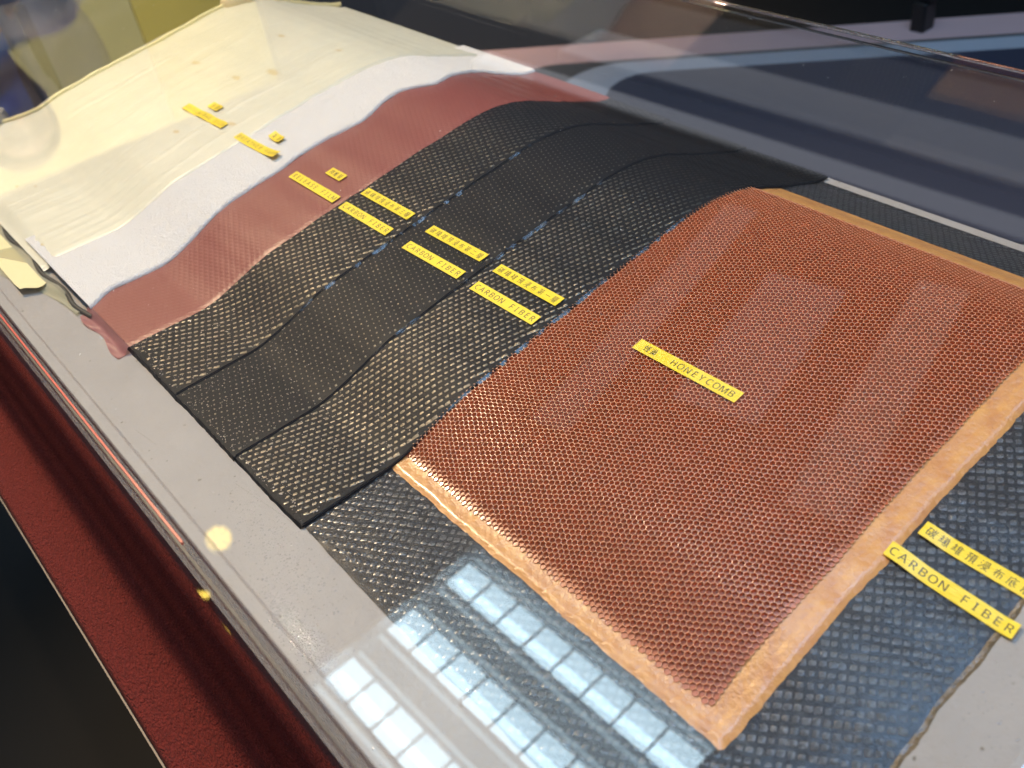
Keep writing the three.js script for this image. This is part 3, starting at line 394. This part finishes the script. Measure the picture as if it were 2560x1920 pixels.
// ---------------------------------------------------------------- ceiling lights (seen mirrored in the cover)
const whiteMetal = mat({ color: rgb(0.7, 0.72, 0.74), roughness: 0.5 }), blackMetal = mat({ color: rgb(0.02, 0.02, 0.02), roughness: 0.5 });
const tubeGlow = mat({ color: rgb(0.8, 0.8, 0.8), emissive: COOL, emissiveIntensity: 6, roughness: 0.5 });
const lipGlow = mat({ color: rgb(0.8, 0.8, 0.8), emissive: COOL, emissiveIntensity: 3, roughness: 0.5 });  // lip emission stands in for tube light caught by the reflectors
function troffer(cx, cz, turn, what) {
  const t = thing('ceiling_troffer', what, 'ceiling light'), n = 8, L = n * 0.12;
  t.position.set(cx, CEIL_Y, cz); t.rotation.y = turn;
  mesh('housing', box(L + 0.06, 0.02, 0.72, 0, 0.09, 0), whiteMetal, t);
  for (const s of [-1, 1]) { mesh('housing_side', box(L + 0.06, 0.1, 0.015, 0, 0.03, s * 0.3525), whiteMetal, t); mesh('housing_end', box(0.015, 0.1, 0.69, s * (L / 2 + 0.0225), 0.03, 0), whiteMetal, t); }
  for (const k of [-1, 0, 1]) {
    mesh('tube', (() => { const g = new THREE.CylinderGeometry(0.013, 0.013, L, 14); g.rotateZ(Math.PI / 2); g.translate(0, 0.055, k * 0.236); return g; })(), tubeGlow, t);
    const l = new THREE.RectAreaLight(COOL, TROFFER_GLOW, L, 0.108); l.position.set(0, 0.016, k * 0.236); l.rotation.x = -Math.PI / 2; l.name = 'tube_light'; t.add(l);
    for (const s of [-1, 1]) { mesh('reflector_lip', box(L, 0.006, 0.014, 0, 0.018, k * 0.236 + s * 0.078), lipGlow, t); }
    for (const s of [-1, 1]) mesh('reflector', box(L, 0.03, 0.004, 0, 0.008, k * 0.236 + s * 0.06), whiteMetal, t);
    for (let i = 1; i < n; i++) mesh('louvre_blade', box(0.005, 0.012, 0.116, -L / 2 + i * 0.12, 0.006, k * 0.236), whiteMetal, t);
  }
}
troffer(-1.275, -0.668, 0.035, 'louvred ceiling light with three tubes beyond the mould centre');
const SKYBLUE = rgb(0.32, 0.60, 1);
for (const [x0, x1, z0, z1, what] of [[-0.60, 0.0, -1.12, 0.35, 'long cool ceiling light panel above the bottom ply end'], [-0.24, 0.1, -2.0, -1.2, 'second cool ceiling light panel, farther behind the display']]) {
  const t = thing('ceiling_light_panel', what, 'ceiling light', 'cool ceiling light panels'), w = x1 - x0, d = z1 - z0;
  t.position.set((x0 + x1) / 2, CEIL_Y, (z0 + z1) / 2);
  mesh('frame', box(w + 0.05, 0.03, d + 0.05, 0, 0.045, 0), whiteMetal, t);
  mesh('diffuser', box(w, 0.012, d, 0, 0.022, 0), mat({ color: rgb(0.8, 0.8, 0.8), emissive: SKYBLUE, emissiveIntensity: 4, roughness: 0.6 }), t);
  const l = new THREE.RectAreaLight(SKYBLUE, 9, w, d); l.position.set(0, 0.012, 0); l.rotation.x = -Math.PI / 2; l.name = 'panel_light'; t.add(l);
}

function spot(x, y, z, tx, ty, tz, what, cd, angle, glow) {
  const t = thing('track_spotlight', what, 'spotlight', 'warm track spotlights');
  const GLOW = rgb(1, 0.72, 0.12);
  t.position.set(x, y, z);
  const d = new THREE.Vector3(tx - x, ty - y, tz - z).normalize(), q = new THREE.Quaternion().setFromUnitVectors(new THREE.Vector3(0, -1, 0), d);
  const head = new THREE.Group(); head.name = 'head'; head.quaternion.copy(q); head.scale.setScalar(1.15); t.add(head);
  mesh('can', (() => { const g = new THREE.CylinderGeometry(0.034, 0.043, 0.12, 28, 1, true); g.translate(0, 0.055, 0); return g; })(), blackMetal, head);
  mesh('can_back', (() => { const g = new THREE.CylinderGeometry(0.034, 0.034, 0.004, 28); g.translate(0, 0.117, 0); return g; })(), blackMetal, head);
  mesh('face_plate', (() => { const g = new THREE.CylinderGeometry(0.039, 0.039, 0.004, 28); g.translate(0, 0.006, 0); return g; })(), mat({ color: rgb(0.3, 0.25, 0.1), emissive: GLOW, emissiveIntensity: glow * 0.6, roughness: 0.4 }), head);
  const lens = mat({ color: rgb(0.8, 0.7, 0.4), emissive: GLOW, emissiveIntensity: glow, roughness: 0.2 });
  const P = [[0, 0]]; for (let i = 0; i < 4; i++) P.push([0.012 * Math.cos(i * 1.571 + 0.4), 0.012 * Math.sin(i * 1.571 + 0.4)]); for (let i = 0; i < 9; i++) P.push([0.027 * Math.cos(i * 0.698), 0.027 * Math.sin(i * 0.698)]);
  for (const [px, pz] of P) mesh('lens', (() => { const g = new THREE.SphereGeometry(0.0072, 14, 8, 0, Math.PI * 2, Math.PI / 2, Math.PI / 2); g.scale(1, 0.5, 1); g.translate(px, 0.0038, pz); return g; })(), lens, head);
  mesh('stem', box(0.014, 0.2, 0.014, 0, 0.18, 0), blackMetal, t);
  const l = new THREE.SpotLight(WARM, cd, 0, angle, 0.5, 2); l.position.set(x + d.x * 0.01, y + d.y * 0.01, z + d.z * 0.01); l.target.position.set(tx, ty, tz); l.shadow.radius = 1.6; l.castShadow = true; l.name = 'spot_beam'; scene.add(l); scene.add(l.target);
}
spot(-2.2, 2.3, -0.20, -0.55, 0, -0.33, 'track spotlight aimed at the carbon plies', KEY_CD, 0.5, 12);
spot(1.25, 2.2, -0.28, -0.4, 0, -0.3, 'track spotlight on the honeycomb side of the display', 6.5, 0.5, 12);
spot(-2.481, 2.2, -0.392, -0.3, 0, 0.2, 'track spotlight mirrored as a yellow disc beside the front edge', 0.0015, 0.3, 8);
spot(-2.45, 2.35, -0.24, -3.2, -0.3, -1.1, 'added unseen spotlight that brightens the green partition board', 42, 0.6, 12);  // lamp added out of view to brighten the board

// unseen glowing strips added high up to mirror pale streaks in the cover
for (const [x0, x1, z, w, y, k] of [[-5.2, -0.8, -3.85, 0.16, 2.3, 0.32], [-5.0, -0.6, -4.6, 0.42, 2.4, 0.2]]) {
  const t = thing('streak_glow_strip', ['added slim glowing strip mirrored as a pale streak', 'added wide glowing strip mirrored as a pale streak'][k > 0.3 ? 0 : 1], 'ceiling light', 'added streak glow strips');
  t.position.set((x0 + x1) / 2, y, z); t.rotation.y = 0.03;
  mesh('tray', box(x1 - x0, 0.05, w + 0.02, 0, 0.04, 0), whiteMetal, t);
  mesh('diffuser', box(x1 - x0, 0.012, w, 0, 0.008, 0), mat({ color: rgb(0.6, 0.62, 0.65), emissive: rgb(0.86, 0.9, 1), emissiveIntensity: k * 0.6, roughness: 0.7 }), t);
  const l = new THREE.RectAreaLight(rgb(0.86, 0.9, 1), k, x1 - x0, w); l.position.set(0, -0.001, 0); l.rotation.x = -Math.PI / 2; l.name = 'streak_light'; t.add(l);
}

for (let k = 2; k < 5; k++) {  // unseen glowing slats added so the cover mirrors haze over the honeycomb
  const t = thing('haze_glow_slat', ['added medium cool glow slat farthest from the light panels', 'added broad pinkish glow slat beside the medium cool one', 'added narrowest and longest glow slat mirrored as haze', 'added broadest and shortest glow slat mirrored as haze', 'added pinkish glow slat nearest to the light panels'][k], 'ceiling light', 'added haze glow slats'), w = [0.22, 0.3, 0.16, 0.34, 0.2][k], L = [1.5, 1.1, 1.7, 0.9, 1.4][k];
  t.position.set(-3.3 + k * 0.5, 2.25, -2.25 - 0.08 * k); t.rotation.y = 0.25;
  mesh('tray', box(w + 0.02, 0.04, L + 0.02, 0, 0.035, 0), whiteMetal, t);
  const c = [rgb(0.9, 0.92, 1), rgb(1, 0.92, 0.88), rgb(0.86, 0.9, 1), rgb(0.9, 0.9, 1), rgb(1, 0.94, 0.9)][k], e = [0.34, 0.42, 0.24, 0.28, 0.3][k];
  mesh('diffuser', box(w, 0.012, L, 0, 0.008, 0), mat({ color: rgb(0.6, 0.6, 0.62), emissive: c, emissiveIntensity: e, roughness: 0.7 }), t);
}

// ---------------------------------------------------------------- visitor standing beyond the bag end
function march(lo, size, res, dist) {
  const mc = new MarchingCubes(res, new THREE.MeshStandardMaterial(), false, false, 120000); mc.isolation = 0;
  const h = res / 2; for (let k = 0; k < res; k++) for (let j = 0; j < res; j++) for (let i = 0; i < res; i++) mc.field[i + j * res + k * res * res] = -dist(lo[0] + ((i - h) / h * 0.5 + 0.5) * size, lo[1] + ((j - h) / h * 0.5 + 0.5) * size, lo[2] + ((k - h) / h * 0.5 + 0.5) * size);
  mc.update();
  const n = mc.count, p = new Float32Array(n * 3), q = new Float32Array(n * 3);
  for (let i = 0; i < n * 3; i++) { p[i] = lo[i % 3] + (mc.positionArray[i] * 0.5 + 0.5) * size; q[i] = mc.normalArray[i]; }
  const g = new THREE.BufferGeometry(); g.setAttribute('position', new THREE.BufferAttribute(p, 3)); g.setAttribute('normal', new THREE.BufferAttribute(q, 3)); return g;
}
const cap = (x, y, z, a, b, ra, rb) => { const dx = b[0] - a[0], dy = b[1] - a[1], dz = b[2] - a[2]; let t = ((x - a[0]) * dx + (y - a[1]) * dy + (z - a[2]) * dz) / (dx * dx + dy * dy + dz * dz); t = Math.min(1, Math.max(0, t)); return Math.hypot(x - a[0] - dx * t, y - a[1] - dy * t, z - a[2] - dz * t) - lerp(ra, rb, t); };
const smin = (a, b, k) => { const h = Math.max(0, k - Math.abs(a - b)) / k; return Math.min(a, b) - h * h * k / 4; };
{
  const t = thing('person', 'standing visitor in charcoal jacket and blue jeans beyond the cream bag', 'person');
  const px = -2.27, pz = -0.365, F = FLOOR_Y;
  const J = (x, y, z) => [px + x, F + y, pz + z];
  const legs = (x, y, z) => { let d = 9; for (const s of [-1, 1]) { d = smin(d, cap(x, y, z, J(0, 0.9, s * 0.085), J(0.02, 0.5, s * 0.1), 0.088, 0.06), 0.05); d = smin(d, cap(x, y, z, J(0.02, 0.5, s * 0.1), J(-0.02, 0.08, s * 0.11), 0.058, 0.042), 0.03); } return smin(d, cap(x, y, z, J(0, 0.93, -0.05), J(0, 0.93, 0.05), 0.115, 0.115), 0.08); };
  const torso = (x, y, z) => { let d = cap(x, y, z, J(0, 0.95, -0.05), J(0, 0.95, 0.05), 0.115, 0.115); d = smin(d, cap(x, y, z, J(0, 1.0, 0), J(0, 1.3, 0), 0.115, 0.12), 0.1); d = smin(d, cap(x, y, z, J(0, 1.38, -0.12), J(0, 1.38, 0.12), 0.07, 0.07), 0.1); for (const s of [-1, 1]) { d = smin(d, cap(x, y, z, J(0, 1.39, s * 0.17), J(0.0, 1.12, s * 0.22), 0.056, 0.045), 0.04); d = smin(d, cap(x, y, z, J(0.0, 1.12, s * 0.22), J(0.2, 1.26, s * 0.09), 0.043, 0.03), 0.03); } return d; };
  const head = (x, y, z) => { let d = cap(x, y, z, J(0, 1.4, 0), J(0.015, 1.52, 0), 0.055, 0.05); d = smin(d, cap(x, y, z, J(0.02, 1.57, 0), J(0.0, 1.64, 0), 0.07, 0.082), 0.04); d = smin(d, cap(x, y, z, J(0.09, 1.6, 0), J(0.105, 1.575, 0), 0.01, 0.014), 0.02); for (const s of [-1, 1]) d = smin(d, cap(x, y, z, J(0, 1.61, s * 0.08), J(-0.01, 1.575, s * 0.082), 0.016, 0.011), 0.01); return d; };
  const feet = (x, y, z) => Math.min(...[-1, 1].map(s => cap(x, y, z, J(-0.04, 0.045, s * 0.11), J(0.16, 0.035, s * 0.12), 0.042, 0.036)));
  const skin = mat({ color: rgb(0.5, 0.3, 0.2), roughness: 0.55 }), denim = mat({ color: rgb(0.10, 0.19, 0.52), roughness: 0.9 }), cloth = mat({ color: rgb(0.16, 0.15, 0.175), roughness: 0.85 }), black = mat({ color: rgb(0.012, 0.01, 0.01), roughness: 0.7 });
  const lo = [px - 0.9, F - 0.03, pz - 0.9], S = 1.8;
  const parts = [march(lo, S, 84, (x, y, z) => Math.min(smin(smin(torso(x, y, z), legs(x, y, z), 0.05), head(x, y, z), 0.03), feet(x, y, z)))];
  for (const s of [-1, 1]) parts.push(march([px + 0.14, F + 1.16, pz + s * 0.07 - 0.11], 0.24, 44, (x, y, z) => { const w = J(0.2, 1.26, s * 0.09), m = J(0.26, 1.3, s * 0.06); let d = cap(x, y, z, w, m, 0.026, 0.032); for (let f = 0; f < 4; f++) { const k = J(0.275, 1.315 - f * 0.02, s * (0.05 - 0.004 * f)), e = J(0.305 - 0.004 * f, 1.325 - f * 0.021, s * 0.03), u = J(0.29 - 0.005 * f, 1.325 - f * 0.021, s * 0.008); d = smin(d, Math.min(cap(x, y, z, k, e, 0.0095, 0.009), cap(x, y, z, e, u, 0.009, 0.0075)), 0.006); } return smin(d, Math.min(cap(x, y, z, J(0.225, 1.3, s * 0.075), J(0.255, 1.34, s * 0.06), 0.012, 0.01), cap(x, y, z, J(0.255, 1.34, s * 0.06), J(0.28, 1.35, s * 0.035), 0.01, 0.008)), 0.008); }));
  mesh('body', mergeGeometries(parts), skin, t);
  mesh('jeans', march(lo, S, 84, (x, y, z) => Math.max(legs(x, y, z) - 0.014 - 0.006 * Math.sin(y * 60 + z * 25), y - (F + 1.02), F + 0.06 - y)), denim, t);
  mesh('jacket', march(lo, S, 100, (x, y, z) => { const flare = 0.035 + 0.05 * sm(F + 1.1, F + 0.62, y); const b = Math.min(torso(x, y, z), cap(x, y, z, J(0, 0.5, -0.06), J(0, 1.0, -0.05), 0.12, 0.11), cap(x, y, z, J(0, 0.5, 0.06), J(0, 1.0, 0.05), 0.12, 0.11)); let d = Math.max(b - flare - 0.006 * Math.sin(y * 24 + z * 40), F + 0.6 - y, y - (F + 1.47)); const open = Math.max(pz - 0.04 - z, z - (pz + 0.12), px + 0.02 - x, y - (F + 1.25)); return Math.max(d, -open); }), cloth, t);
  mesh('strap', boxAB(px + 0.175, px + 0.19, F + 0.74, F + 0.93, pz - 0.088, pz - 0.066, 0.004), black, t);
  mesh('shirt', march(lo, S, 84, (x, y, z) => Math.max(torso(x, y, z) - 0.012, F + 1.0 - y, y - (F + 1.44), Math.abs(z - pz) - 0.16)), mat({ color: rgb(0.06, 0.06, 0.07), roughness: 0.9 }), t);
  mesh('shoes', march([px - 0.3, F - 0.02, pz - 0.3], 0.62, 60, (x, y, z) => Math.max(feet(x, y, z) - 0.01, F + 0.002 - y)), black, t);
  mesh('hair', march([px - 0.2, F + 1.4, pz - 0.2], 0.4, 56, (x, y, z) => Math.max(cap(x, y, z, J(-0.01, 1.6, 0), J(-0.012, 1.65, 0), 0.088, 0.092), x - (px + 0.035) - 0.6 * Math.max(0, y - (F + 1.64)))), black, t);
}

renderer.render(scene, camera);
